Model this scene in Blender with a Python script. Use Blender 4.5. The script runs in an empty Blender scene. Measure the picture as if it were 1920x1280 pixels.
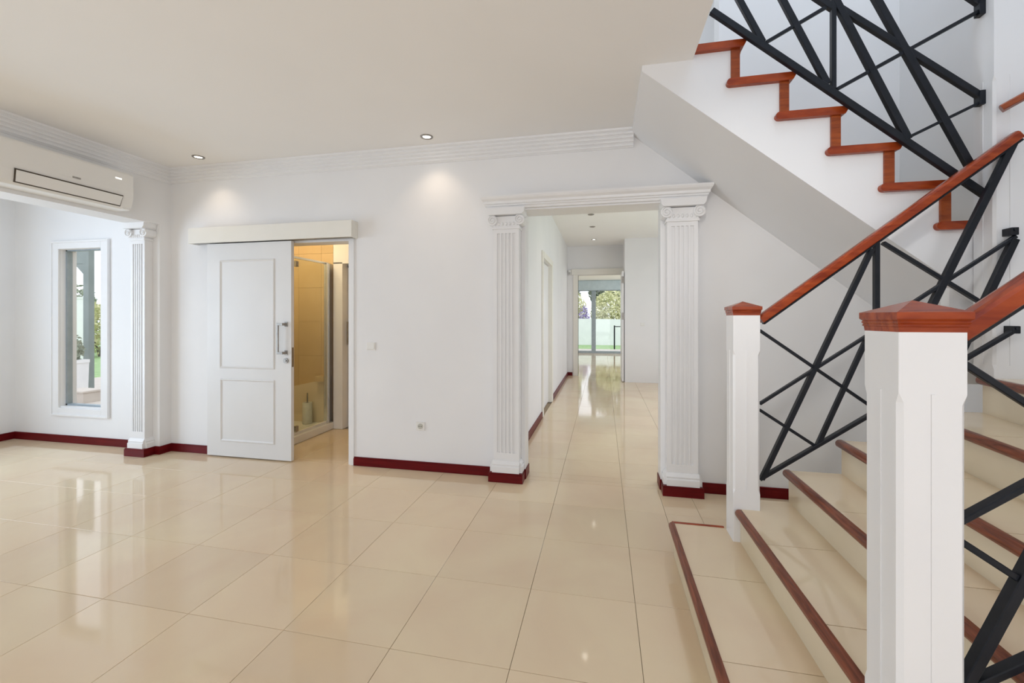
import bpy, bmesh, math, random
from mathutils import Vector, Matrix
random.seed(7)
C = bpy.context.scene.collection
S = bpy.context.scene

# ------------------------------------------------------------------ camera
FPX, HOR, EYE, YAW = 807.0, 595.0, 1.351, -0.2087
cd = bpy.data.cameras.new('camera'); cam = bpy.data.objects.new('camera', cd); C.objects.link(cam)
cam.location = (0, 0, EYE); cam.rotation_euler = (math.pi/2, 0, -YAW)
cd.sensor_width = 36; cd.lens = FPX/1920*36; cd.shift_y = -(640-HOR)/1920
cd.clip_start = .02; cd.clip_end = 300
S.camera = cam

# ------------------------------------------------------------------ world, lamps, exposure
S.view_settings.view_transform = 'Standard'; S.view_settings.look = 'None'
S.view_settings.gamma = 1; S.view_settings.use_curve_mapping = False
S.view_settings.exposure = -0.29
S.cycles.max_bounces = 10; S.cycles.diffuse_bounces = 6; S.cycles.transparent_max_bounces = 12
S.cycles.sample_clamp_indirect = 6.0
W = bpy.data.worlds.new('sky'); S.world = W; W.use_nodes = True
bg = W.node_tree.nodes['Background']; bg.inputs[0].default_value = (.90, .93, 1.0, 1); bg.inputs[1].default_value = 2.2

def area(name, loc, rot, sx, sy, power, col):
    l = bpy.data.lights.new(name, 'AREA'); l.shape = 'RECTANGLE'; l.size = sx; l.size_y = sy
    l.energy = power; l.color = col
    o = bpy.data.objects.new(name, l); C.objects.link(o); o.location = loc; o.rotation_euler = rot
    return o
PI = math.pi
WARM, DAY, COOL = (1, .94, .86), (.97, .965, 1), (.82, .88, 1.0)
# daylight lamps at assumed unseen openings: garden doors, alcove windows, skylight; then added fills
area('garden_door_daylight', (.45, -3.3, 1.25), (PI/2, 0, 0), 3.0, 2.2, 50, DAY)
area('alcove_window_daylight', (-6.3, 1.2, 1.3), (0, -PI/2, 0), 2.0, 2.2, 74, (.60, .79, 1))
area('stair_skylight_daylight', (1.3, 2.0, 5.6), (0, 0, 0), 1.5, 2.6, 29, (.62, .80, 1))
area('stairwell_fill', (0.9, -1.2, 4.4), (PI/2.3, 0, 0), 1.6, 1.6, 12, (.62, .79, 1))  # added lamp in the stairwell, with no window built for it
area('hall_fill', (2.35, 6.4, 1.5), (0, PI/2, 0), 2.0, 3.6, 31, COOL)  # added lamp at an unseen side opening, brightens the hall
area('far_room_fill', (2.85, 13.6, 1.4), (0, PI/2, 0), 2.0, 4.0, 60, COOL)  # added lamp on the unseen side, brightens the far room

# added spot without a fixture, out of view, brightens the stair and wall beneath
_l = bpy.data.lights.new('stair_fill_spot', 'SPOT'); _l.energy = 92; _l.color = (1, .97, .93); _l.spot_size = math.radians(55); _l.spot_blend = 1; _l.shadow_soft_size = .12
_o = bpy.data.objects.new('stair_fill_spot', _l); C.objects.link(_o); _o.location = (.1, .5, 2.75)
_o.rotation_euler = (Vector((1.15, 3.56, 1.05))-Vector((.1, .5, 2.75))).to_track_quat('-Z', 'Y').to_euler()

# ------------------------------------------------------------------ helpers
def ray(x, y):
    c, s = math.cos(YAW), math.sin(YAW); xr = (x-960)/FPX
    return Vector((xr*c+s, -xr*s+c, -(y-HOR)/FPX))
def atY(x, y, Y):            # the point of the vertical plane Y seen at photo pixel x, y (used for measuring only)
    r = ray(x, y); t = Y/r.y
    return Vector((r.x*t, Y, EYE+r.z*t))

def obj(name, bm, mat, parent=None, smooth=False):
    bmesh.ops.recalc_face_normals(bm, faces=bm.faces[:])
    me = bpy.data.meshes.new(name); bm.to_mesh(me); bm.free()
    if mat: me.materials.append(mat)
    if smooth:
        for p in me.polygons: p.use_smooth = True
    o = bpy.data.objects.new(name, me); C.objects.link(o)
    if parent is not None: o.parent = parent; o.matrix_parent_inverse = parent.matrix_world.inverted()
    return o
def tag(o, label=None, cat=None, group=None, kind=None):
    if label: o['label'] = label
    if cat: o['category'] = cat
    if group: o['group'] = group
    if kind: o['kind'] = kind
    return o
def thing(name, label, cat, loc, group=None):
    o = bpy.data.objects.new(name, None); C.objects.link(o); o.location = loc; o.empty_display_size = .1
    o.matrix_world = Matrix.Translation(loc)
    return tag(o, label, cat, group)
def struct(name, bm, mat, parent=None, smooth=False):
    o = obj(name, bm, mat, parent, smooth)
    if parent is None: o['kind'] = 'structure'
    return o
def B(): return bmesh.new()
def box(bm, x0, x1, y0, y1, z0, z1, bev=0):
    r = bmesh.ops.create_cube(bm, size=1)
    vs = r['verts']
    bmesh.ops.scale(bm, verts=vs, vec=(x1-x0, y1-y0, z1-z0))
    bmesh.ops.translate(bm, verts=vs, vec=((x0+x1)/2, (y0+y1)/2, (z0+z1)/2))
    if bev:
        es = list({e for v in vs for e in v.link_edges})
        bmesh.ops.bevel(bm, geom=es, offset=bev, segments=2, affect='EDGES', profile=.6)
    return bm
def prism(bm, pts, axis, a0, a1):
    """closed outline extruded along an axis; pts are the two other coordinates in x,y,z order"""
    def P(p, a):
        return {'x': (a, p[0], p[1]), 'y': (p[0], a, p[1]), 'z': (p[0], p[1], a)}[axis]
    lo = [bm.verts.new(P(p, a0)) for p in pts]; hi = [bm.verts.new(P(p, a1)) for p in pts]
    n = len(pts)
    bm.faces.new(lo); bm.faces.new(hi[::-1])
    for i in range(n): bm.faces.new((lo[i], lo[(i+1) % n], hi[(i+1) % n], hi[i]))
    return bm
BARN = [0]
def bar(bm, p, q, w, t, bev=.002):
    """square-section bar in an X-Z plane: w across, t through (along Y)"""
    p, q = Vector(p), Vector(q); d = (q-p).normalized(); n = Vector((-d.z, 0, d.x))
    BARN[0] += 1; t += .0011*(BARN[0] % 7)      # neighbouring bars differ a little in depth, never flush
    y = Vector((0, 1, 0)); vs = []
    for e in (p, q):
        for a, b in ((-1, -1), (1, -1), (1, 1), (-1, 1)):
            vs.append(bm.verts.new(e+n*a*w/2+y*b*t/2))
    f = [(0, 1, 2, 3), (7, 6, 5, 4)]+[(i, (i+1) % 4, 4+(i+1) % 4, 4+i) for i in range(4)]
    for q4 in f: bm.faces.new([vs[i] for i in q4])
    if bev:
        es = list({e for v in vs for e in v.link_edges})
        bmesh.ops.bevel(bm, geom=es, offset=bev, segments=1, affect='EDGES')
    return bm
def sweep(bm, path, prof, up=Vector((0, 0, 1))):
    """profile (u sideways, v up) carried along a straight path"""
    p, q = Vector(path[0]), Vector(path[1]); d = (q-p).normalized()
    s = d.cross(up).normalized(); v = s.cross(d).normalized()
    A = [bm.verts.new(p+s*a+v*b) for a, b in prof]; Bv = [bm.verts.new(q+s*a+v*b) for a, b in prof]
    n = len(prof)
    bm.faces.new(A); bm.faces.new(Bv[::-1])
    for i in range(n): bm.faces.new((A[i], A[(i+1) % n], Bv[(i+1) % n], Bv[i]))
    return bm
def tube(bm, p, q, r, n=12, r2=None):
    p, q = Vector(p), Vector(q); d = q-p
    m = Matrix.Translation((p+q)/2) @ d.to_track_quat('Z', 'Y').to_matrix().to_4x4()
    bmesh.ops.create_cone(bm, cap_ends=True, segments=n, radius1=r, radius2=r if r2 is None else r2, depth=d.length, matrix=m)
    return bm
def lathe(bm, prof, n=20, loc=(0, 0, 0)):
    rings = []
    for r, z in prof:
        rings.append([bm.verts.new((loc[0]+r*math.cos(2*PI*k/n), loc[1]+r*math.sin(2*PI*k/n), loc[2]+z)) for k in range(n)])
    for a, b in zip(rings, rings[1:]):
        for k in range(n): bm.faces.new((a[k], a[(k+1) % n], b[(k+1) % n], b[k]))
    if prof[0][0] > 1e-4: bm.faces.new(rings[0][::-1])
    if prof[-1][0] > 1e-4: bm.faces.new(rings[-1])
    bmesh.ops.remove_doubles(bm, verts=bm.verts[:], dist=1e-5)
    return bm
def copy_tree(o, parent=None, move=(0, 0, 0)):
    c = o.copy(); C.objects.link(c)
    if parent is not None: c.parent = parent; c.matrix_parent_inverse = o.matrix_parent_inverse @ Matrix.Identity(4)
    else: c.location = o.location+Vector(move)
    for ch in list(o.children): copy_tree(ch, c)
    return c

# ------------------------------------------------------------------ materials
def mat(name, col, rough=.5, metal=0, spec=.5, coat=0):
    m = bpy.data.materials.new(name); m.use_nodes = True
    p = m.node_tree.nodes['Principled BSDF']
    p.inputs['Base Color'].default_value = (*col, 1); p.inputs['Roughness'].default_value = rough
    p.inputs['Metallic'].default_value = metal; p.inputs['Specular IOR Level'].default_value = spec
    p.inputs['Coat Weight'].default_value = coat; p.inputs['Coat Roughness'].default_value = .08
    return m
def nd(m, t): return m.node_tree.nodes.new(t)
def lk(m, a, b): m.node_tree.links.new(a, b)
def noisy(m, c0, c1, scale=4, detail=4, bump=0, bscale=60, stretch=None, obj_rand=0, dist=0.0):
    p = m.node_tree.nodes['Principled BSDF']
    g = nd(m, 'ShaderNodeNewGeometry'); mp = nd(m, 'ShaderNodeMapping')
    lk(m, g.outputs['Position'], mp.inputs['Vector'])
    if stretch: mp.inputs['Scale'].default_value = stretch
    n = nd(m, 'ShaderNodeTexNoise'); n.inputs['Scale'].default_value = scale; n.inputs['Detail'].default_value = detail
    n.inputs['Distortion'].default_value = dist
    lk(m, mp.outputs[0], n.inputs['Vector'])
    r = nd(m, 'ShaderNodeValToRGB'); r.color_ramp.elements[0].position = .3; r.color_ramp.elements[1].position = .7
    r.color_ramp.elements[0].color = (*c0, 1); r.color_ramp.elements[1].color = (*c1, 1)
    lk(m, n.outputs['Fac'], r.inputs[0])
    out = r.outputs[0]
    if obj_rand:
        oi = nd(m, 'ShaderNodeObjectInfo'); mr = nd(m, 'ShaderNodeMapRange')
        mr.inputs['To Min'].default_value = 1-obj_rand; mr.inputs['To Max'].default_value = 1+obj_rand
        lk(m, oi.outputs['Random'], mr.inputs['Value'])
        hs = nd(m, 'ShaderNodeHueSaturation'); lk(m, mr.outputs[0], hs.inputs['Value']); lk(m, out, hs.inputs['Color'])
        out = hs.outputs[0]
    lk(m, out, p.inputs['Base Color'])
    if bump:
        n2 = nd(m, 'ShaderNodeTexNoise'); n2.inputs['Scale'].default_value = bscale; lk(m, mp.outputs[0], n2.inputs['Vector'])
        b = nd(m, 'ShaderNodeBump'); b.inputs['Strength'].default_value = bump; b.inputs['Distance'].default_value = .004
        lk(m, n2.outputs['Fac'], b.inputs['Height']); lk(m, b.outputs[0], p.inputs['Normal'])
    return m
M = {}
M['wall'] = noisy(mat('wall_paint', (.86,)*3, .6, spec=.3), (.80, .80, .805), (.84, .84, .84), 1.3, 3, bump=.04, bscale=90)
M['ceiling'] = noisy(mat('ceiling_paint', (.85,)*3, .8, spec=.2), (.88, .87, .855), (.91, .90, .885), .9, 3, bump=.03, bscale=90)
M['trim'] = noisy(mat('white_lacquer', (.87,)*3, .35), (.81, .81, .815), (.835, .835, .835), 3, 2, bump=.02, bscale=50)
M['door'] = noisy(mat('door_lacquer', (.75,)*3, .4), (.735, .735, .73), (.76, .76, .755), 3, 2, bump=.02, bscale=50)
M['cream'] = noisy(mat('cream_paint', (.8,)*3, .45), (.80, .78, .71), (.83, .81, .75), 3, 2)
M['tile'] = noisy(mat('cream_marble', (.7, .6, .45), .06, spec=.5), (.74, .57, .40), (.80, .665, .46), 1.6, 6, obj_rand=.03, dist=.6)
M['riser'] = noisy(mat('cream_marble_riser', (.7, .6, .45), .16, spec=.5), (.70, .60, .43), (.77, .67, .50), 2.5, 6, obj_rand=.02, dist=.5)
M['grout'] = mat('grout', (.36, .28, .19), .8)
M['bathtile'] = noisy(mat('bathroom_tile', (.6, .45, .25), .2), (.58, .43, .24), (.66, .50, .30), 2, 5, obj_rand=.04, dist=.4)
M['wood'] = noisy(mat('mahogany', (.25, .05, .02), .32, spec=.3, coat=.1), (.19, .032, .006), (.37, .080, .014), 9, 5, bump=.05, bscale=40, stretch=(1, .6, 6), dist=.7)
M['wood_y'] = noisy(mat('mahogany_nosing', (.25, .05, .02), .32, spec=.35, coat=.1), (.10, .022, .009), (.25, .062, .024), 12, 5, bump=.06, bscale=60, stretch=(8, .7, 8), dist=.5)
M['wood_x'] = noisy(mat('mahogany_rail', (.3, .06, .02), .26, spec=.3, coat=.12), (.20, .022, .004), (.40, .068, .012), 10, 5, stretch=(.7, 8, 3), dist=.5)
M['skirt'] = noisy(mat('red_skirting', (.2, .01, .01), .4, spec=.2), (.095, .002, .004), (.145, .004, .006), 7, 4, stretch=(.6, .6, 8))
M['metal'] = noisy(mat('black_iron', (.02, .02, .025), .42, spec=.3), (.005, .007, .011), (.010, .012, .018), 20, 3, bump=.05, bscale=150)
M['chrome'] = mat('chrome', (.72, .74, .76), .16, metal=1)
M['steel'] = noisy(mat('brushed_steel', (.4, .38, .35), .35, metal=1), (.33, .31, .29), (.42, .40, .37), 40, 2)
M['plastic'] = noisy(mat('white_plastic', (.82,)*3, .3), (.80, .79, .76), (.82, .81, .78), 3, 1)
M['slot'] = mat('dark_slot', (.06, .045, .03), .7)
M['dark'] = mat('dark_gap', (.03, .03, .03), .7)
M['porcelain'] = noisy(mat('porcelain', (.85,)*3, .15), (.80, .79, .75), (.83, .82, .78), 6, 2)
M['brushpot'] = noisy(mat('frosted_pot', (.6,)*3, .4), (.62, .63, .58), (.70, .71, .66), 30, 2)
M['alu'] = noisy(mat('grey_aluminium', (.4,)*3, .4, metal=.3), (.30, .36, .40), (.36, .42, .46), 10, 2)
M['blind'] = noisy(mat('roller_blind', (.5, .6, .65), .6), (.50, .60, .66), (.56, .66, .72), 8, 2)
M['render'] = noisy(mat('garden_render', (.85,)*3, .8), (.80, .80, .80), (.86, .86, .85), 3, 4)
M['porch'] = noisy(mat('porch_render', (.5, .53, .5), .8), (.20, .235, .225), (.25, .285, .275), 3, 4)
M['grass'] = noisy(mat('lawn_green', (.2, .4, .1), .9), (.22, .36, .14), (.36, .50, .24), 8, 6, bump=.4, bscale=120)
M['leaf'] = noisy(mat('hedge_leaf', (.3, .4, .1), .6), (.46, .48, .22), (.80, .76, .48), 3, 4)
M['leafdark'] = noisy(mat('tree_leaf', (.1, .14, .08), .6), (.20, .23, .16), (.44, .47, .38), 3, 4)
M['lilac'] = noisy(mat('lilac_flower', (.3, .2, .5), .6), (.22, .16, .42), (.45, .36, .60), 9, 3)
M['bark'] = noisy(mat('bark', (.2, .17, .14), .9), (.12, .10, .085), (.26, .22, .19), 12, 5, bump=.5, bscale=30)
M['planter'] = noisy(mat('planter_white', (.8,)*3, .6), (.76, .76, .77), (.83, .83, .83), 5, 3)
M['terracotta'] = noisy(mat('paving_stone', (.6, .5, .42), .8), (.52, .46, .41), (.60, .54, .48), 5, 4)
def glass(name, tint, gloss=.08):
    m = bpy.data.materials.new(name); m.use_nodes = True; nt = m.node_tree; nt.nodes.clear()
    o = nt.nodes.new('ShaderNodeOutputMaterial'); mx = nt.nodes.new('ShaderNodeMixShader')
    t = nt.nodes.new('ShaderNodeBsdfTransparent'); t.inputs[0].default_value = (*tint, 1)
    g = nt.nodes.new('ShaderNodeBsdfGlossy'); g.inputs['Roughness'].default_value = .02
    fr = nt.nodes.new('ShaderNodeLayerWeight'); fr.inputs[0].default_value = .25
    pw = nt.nodes.new('ShaderNodeMath'); pw.operation = 'POWER'; pw.inputs[1].default_value = 3.5; nt.links.new(fr.outputs['Facing'], pw.inputs[0])
    ad = nt.nodes.new('ShaderNodeMath'); ad.operation = 'MULTIPLY_ADD'; ad.inputs[1].default_value = .8; ad.inputs[2].default_value = .02; nt.links.new(pw.outputs[0], ad.inputs[0])
    nt.links.new(ad.outputs[0], mx.inputs[0]); nt.links.new(t.outputs[0], mx.inputs[1]); nt.links.new(g.outputs[0], mx.inputs[2])
    nt.links.new(mx.outputs[0], o.inputs[0]); return m
M['glass'] = glass('window_glass', (.97, .985, .985)); M['showerglass'] = glass('shower_glass', (.90, .92, .88))
def emit(name, col, s):
    m = mat(name, (.9, .9, .9)); p = m.node_tree.nodes['Principled BSDF']
    p.inputs['Emission Color'].default_value = (*col, 1); p.inputs['Emission Strength'].default_value = s; return m
M['lamp'] = emit('halogen_glow', (1, .93, .8), 14); M['lampoff'] = mat('halogen_off', (.25, .25, .26), .2, metal=.6)

# ------------------------------------------------------------------ measures (metres)
YB, YB2 = 3.56, 3.71          # back wall faces
XL, XL2 = -4.29, -4.55        # left beam / stub wall faces
ZC, ZUP = 2.84, 3.13          # ceiling, upper floor level
XHOLE = .507                  # left edge of the stair opening in the ceiling
YF = 2.65                     # near face of the upper flight
XA = -6.44                    # alcove left wall
XR = 2.06                     # wall at the right of the stair
HX0, HX1 = -.645, .448        # hall opening
HC = 3.0                      # hall ceiling

# ------------------------------------------------------------------ floor of single marble tiles
bm = B(); box(bm, -6.6, 2.3, -3.6, .598, -.12, -.0005); box(bm, -6.6, 3.1, .598, 16.7, -.12, -.012)
floor = struct('floor', bm, M['grout'])
bm = B(); box(bm, -6.6, 2.3, -3.6, .598, -.0005, 0)
obj('rear_flooring', bm, M['tile'], floor)
TX, TY, TS = .148, 3.116, .5
def tile_bm(bm, x0, x1, y0, y1, z0=-.012, z1=0, g=.0010, b=.0010):
    x0 += g; x1 -= g; y0 += g; y1 -= g
    lo = [bm.verts.new(p) for p in ((x0, y0, z0), (x1, y0, z0), (x1, y1, z0), (x0, y1, z0))]
    md = [bm.verts.new(p) for p in ((x0, y0, z1-b), (x1, y0, z1-b), (x1, y1, z1-b), (x0, y1, z1-b))]
    hi = [bm.verts.new(p) for p in ((x0+b, y0+b, z1), (x1-b, y0+b, z1), (x1-b, y1-b, z1), (x0+b, y1-b, z1))]
    for a, c in ((lo, md), (md, hi)):
        for i in range(4): bm.faces.new((a[i], a[(i+1) % 4], c[(i+1) % 4], c[i]))
    bm.faces.new(hi)
bm = B(); tile_bm(bm, 0, TS, 0, TS)
bmesh.ops.recalc_face_normals(bm, faces=bm.faces[:]); full = bpy.data.meshes.new('tile'); bm.to_mesh(full); bm.free(); full.materials.append(M['tile'])
def lay(x0, x1, y0, y1, parent, material, full_mesh, joined=False):
    i0, i1 = math.floor((x0-TX)/TS+1e-6), math.ceil((x1-TX)/TS-1e-6)
    j0, j1 = math.floor((y0-TY)/TS+1e-6), math.ceil((y1-TY)/TS-1e-6)
    J = B() if joined else None
    for i in range(i0, i1):
        for j in range(j0, j1):
            a, b, c, d = TX+i*TS, TX+(i+1)*TS, TY+j*TS, TY+(j+1)*TS
            a2, b2, c2, d2 = max(a, x0), min(b, x1), max(c, y0), min(d, y1)
            if b2-a2 < .012 or d2-c2 < .012: continue
            if joined: tile_bm(J, a2, b2, c2, d2); continue
            if (a2, b2, c2, d2) == (a, b, c, d):
                o = bpy.data.objects.new('tile', full_mesh); C.objects.link(o); o.location = (a, c, 0); o.parent = parent
            else:
                t = B(); tile_bm(t, a2, b2, c2, d2); obj('tile', t, material, parent)
    if joined: tag(obj('tile_field', J, material, parent), kind='stuff')
lay(-6.43, .42, .616, 3.546, floor, M['tile'], full)
lay(.42, 1.9, 2.56, 3.546, floor, M['tile'], full)
lay(-.64, .44, 3.546, 3.72, floor, M['tile'], full)
lay(-.80, 1.15, 3.72, 8.116, floor, M['tile'], full)
lay(1.152, 2.38, 3.72, 8.116, floor, M['tile'], full, True)
lay(-.80, 2.38, 8.116, 9.28, floor, M['tile'], full, True)
lay(-.80, .44, 9.28, 10.1, floor, M['tile'], full, True)
lay(-1.5, 2.9, 10.1, 16.5, floor, M['tile'], full, True)
lay(-3.24, -2.26, 3.546, 4.7, floor, M['tile'], full)

# ------------------------------------------------------------------ shell
def wall(name, *boxes, m='wall'):
    bm = B()
    for b in boxes: box(bm, *b)
    return struct(name, bm, M[m])
WX0, WX1, WZ0, WZ1 = -5.775, -5.185, .375, 2.09      # alcove window opening
DX0, DX1, DZ = -3.05, -2.27, 2.075                    # bathroom opening
wall('wall_back',
     (-6.6, WX0, YB, YB2, 0, ZUP), (WX0, WX1, YB, YB2, 0, WZ0), (WX0, WX1, YB, YB2, WZ1, ZUP), (WX1, DX0, YB, YB2, 0, ZUP),
     (DX0, DX1, YB, YB2, DZ, ZUP), (DX1, HX0, YB, YB2, 0, ZUP), (HX0, HX1, YB, YB2, 2.24, ZUP), (HX1, 2.3, YB, YB2, 0, ZUP),
     (.87, 2.3, YB, YB2, ZUP, 6.0))
wall('wall_left', (XL2, XL, 3.44, YB, 0, ZC), (XL2, XL, -3.5, 3.44, 2.27, ZC))
wall('wall_alcove', (XA-.15, XA, -3.5, .1, 0, ZC), (XA-.15, XA, 2.3, YB, 0, ZC), (XA-.15, XA, .1, 2.3, 0, .2), (XA-.15, XA, .1, 2.3, 2.4, ZC))
wall('wall_rear', (-6.6, -4.4, -3.6, -3.45, 0, ZC), (-4.4, -2.6, -3.6, -3.45, 0, .3), (-4.4, -2.6, -3.6, -3.45, 2.3, ZC), (-2.6, -.6, -3.6, -3.45, 0, ZC), (2.0, 2.3, -3.6, -3.45, 0, 6), (-.6, 2.0, -3.6, -3.45, 2.45, 6.0))
wall('wall_right', (XR, XR+.15, -3.6, YB, 0, 6.0))
wall('wall_upper', (.2, .5, YB+.75, YB+.9, ZUP, 6.0), (.3, 2.3, YB+.75, YB+.9, ZUP, 6.0), (-1.2, -1.05, -3.5, 4.46, ZUP, 6.0))
bm = B(); box(bm, -6.6, XHOLE, -3.6, YF, ZC, ZUP); box(bm, -6.6, .225, YF, YB2, ZC, ZUP)
box(bm, XHOLE, XR, -3.6, -1.5, ZC, ZUP)
ceil = struct('ceiling', bm, M['ceiling'])
bm = B(); box(bm, -.9, 2.5, YB2, 10.2, HC, HC+.15); box(bm, -2.6, 3.1, 10.2, 16.7, 2.75, 2.9)
struct('ceiling_hall', bm, M['ceiling'])
bm = B(); box(bm, -1.3, .5, -3.6, 4.5, 5.9, 6.0); box(bm, .5, 2.3, 3.4, 4.5, 5.9, 6.0); box(bm, .5, 2.3, -3.6, .5, 5.9, 6.0)
struct('ceiling_upper', bm, M['ceiling'])
# hall walls
wall('wall_hall_left', (-.965, -.815, YB2, 5.87, 0, HC), (-.965, -.815, 6.85, 10.25, 0, HC), (-.965, -.815, 5.87, 6.85, 2.17, HC))
wall('wall_hall_end', (-.965, -.57, 10.1, 10.25, 0, HC), (-.57, .43, 10.1, 10.25, 2.33, HC), (.43, 2.5, 10.1, 10.25, 0, HC))
wall('wall_hall_right', (.44, 2.5, 9.28, 10.1, 0, HC))
wall('wall_hall_side', (2.4, 2.5, YB2, 4.6, 0, HC), (2.4, 2.5, 8.3, 9.28, 0, HC), (2.4, 2.5, 4.6, 8.3, 2.5, HC), (2.4, 2.5, 4.6, 8.3, 0, .5))
GX0, GX1, GZ = -2.0, 1.4, 2.75
wall('wall_far_room', (-2.6, GX0, 16.5, 16.65, 0, 2.9), (GX1, 3.1, 16.5, 16.65, 0, 2.9), (-2.6, -2.5, 10.25, 16.5, 0, 2.75),
     (2.95, 3.1, 10.25, 11.6, 0, 2.75), (2.95, 3.1, 15.6, 16.5, 0, 2.75), (2.95, 3.1, 11.6, 15.6, 2.4, 2.75), (2.95, 3.1, 11.6, 15.6, 0, .4))
# bathroom walls
wall('wall_bathroom', (-4.6, -4.05, YB2, 4.7, 0, 2.6), (-4.6, -3.21, 4.72, 4.85, 0, 2.6), (-3.21, -2.0, 4.72, 4.85, 2.03, 2.6), (-2.3, -2.0, 4.72, 4.85, 0, 2.03),
     (-2.1, -2.0, YB2, 4.72, 0, 2.6), m='bathtile')
bm = B(); box(bm, -4.6, -2.0, YB2, 4.85, 2.6, 2.7); struct('ceiling_bathroom', bm, M['ceiling'])
area('bathroom_ceiling_lamp', (-3.45, 3.98, 2.58), (0, 0, 0), .4, .3, 14, (1, .80, .48))

# ------------------------------------------------------------------ cornices (ribbed), skirtings
def ribs(z0, z1, depth, n=5):
    """outline of a stepped, ribbed cornice: (distance from the wall, z)"""
    pts = [(0, z0), (.012, z0)]
    for k in range(n):
        a = .012+(depth-.02)*k/n; b = .012+(depth-.02)*(k+1)/n
        za = z0+(z1-z0)*k/n; zb = z0+(z1-z0)*(k+1)/n; h = zb-za
        pts += [(a+.002, za+h*.15), (b+.004, za+h*.45), (b+.006, za+h*.75), (b, zb)]
    pts[-1] = (depth, z1)
    return pts+[(0, z1)]
bm = B(); pr = ribs(2.705, ZC-.001, .085)
prism(bm, [(YB-d, z) for d, z in pr], 'x', XL+.001, .235)
struct('trim_1', bm, M['trim'])
bm = B(); prism(bm, [(XL+d, z) for d, z in ribs(2.70, ZC-.001, .085)], 'y', -3.4, YB-.001)
struct('trim_2', bm, M['trim'])
SK, ST = .078, .014
def skirt(name, *boxes):
    bm = B()
    for b in boxes:
        box(bm, *b, 0.001, SK-.012); x0, x1, y0, y1 = b
        box(bm, x0, x1, y0+(.004 if y1-y0 < .03 else 0), y1, SK-.012, SK)
    return struct(name, bm, M['skirt'])
skirt('baseboard_back', (XL, -3.79, YB-ST, YB), (-2.232, -.905, YB-ST, YB), (.735, 1.9, YB-ST, YB))
skirt('baseboard_alcove', (XA, -4.56, YB-ST, YB), (XA, XA+ST, .2, YB-ST))
skirt('baseboard_left', (XL, XL+ST, 3.44, YB-ST), (-4.36, XL+ST, 3.44-ST, 3.44))
skirt('baseboard_hall', (-.815, -.80, 3.72, 5.77), (-.815, -.80, 7.00, 10.1), (-.80, -.70, 10.085, 10.1), (HX0, HX0+ST, 3.545, 3.71), (HX1-ST, HX1, 3.545, 3.71))

# ------------------------------------------------------------------ alcove window
wn = struct('window_1', prism(B(), [(-5.86, .305), (-5.095, .305), (-5.095, 2.16), (-5.86, 2.16)], 'y', YB-.018, YB-.0005), M['trim'])
# casing as a ring: replace the solid by four members
bm = B()
for b in ((-5.86, WX0, YB-.02, YB-.001, .30, 2.16), (WX1, -5.095, YB-.02, YB-.001, .30, 2.16), (WX0, WX1, YB-.02, YB-.001, .30, WZ0), (WX0, WX1, YB-.02, YB-.001, WZ1, 2.16)): box(bm, *b, .004)
for b in ((-5.875, -5.855, YB-.03, YB-.001, .29, 2.175), (-5.10, -5.08, YB-.03, YB-.001, .29, 2.175), (-5.855, -5.10, YB-.03, YB-.001, 2.155, 2.175), (-5.855, -5.10, YB-.03, YB-.001, .29, .31)): box(bm, *b, .004)
me = bpy.data.meshes.new('window_1'); bmesh.ops.recalc_face_normals(bm, faces=bm.faces[:]); bm.to_mesh(me); bm.free(); me.materials.append(M['trim']); wn.data = me
bm = B()
for b in ((WX0, WX0+.02, YB+.05, YB+.10, WZ0, WZ1), (WX1-.012, WX1, YB+.05, YB+.10, WZ0, WZ1), (WX0, WX1, YB+.05, YB+.10, WZ0, WZ0+.03), (WX0, WX1, YB+.05, YB+.10, WZ1-.012, WZ1)): box(bm, *b)
obj('window_frame', bm, M['alu'], wn)
obj('window_pane', box(B(), WX0+.02, WX1-.012, YB+.07, YB+.078, WZ0+.03, WZ1-.012), M['glass'], wn)
obj('window_sill', box(B(), WX0, WX1, YB, YB+.05, WZ0-.002, WZ0+.014, .003), M['trim'], wn)

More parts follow.
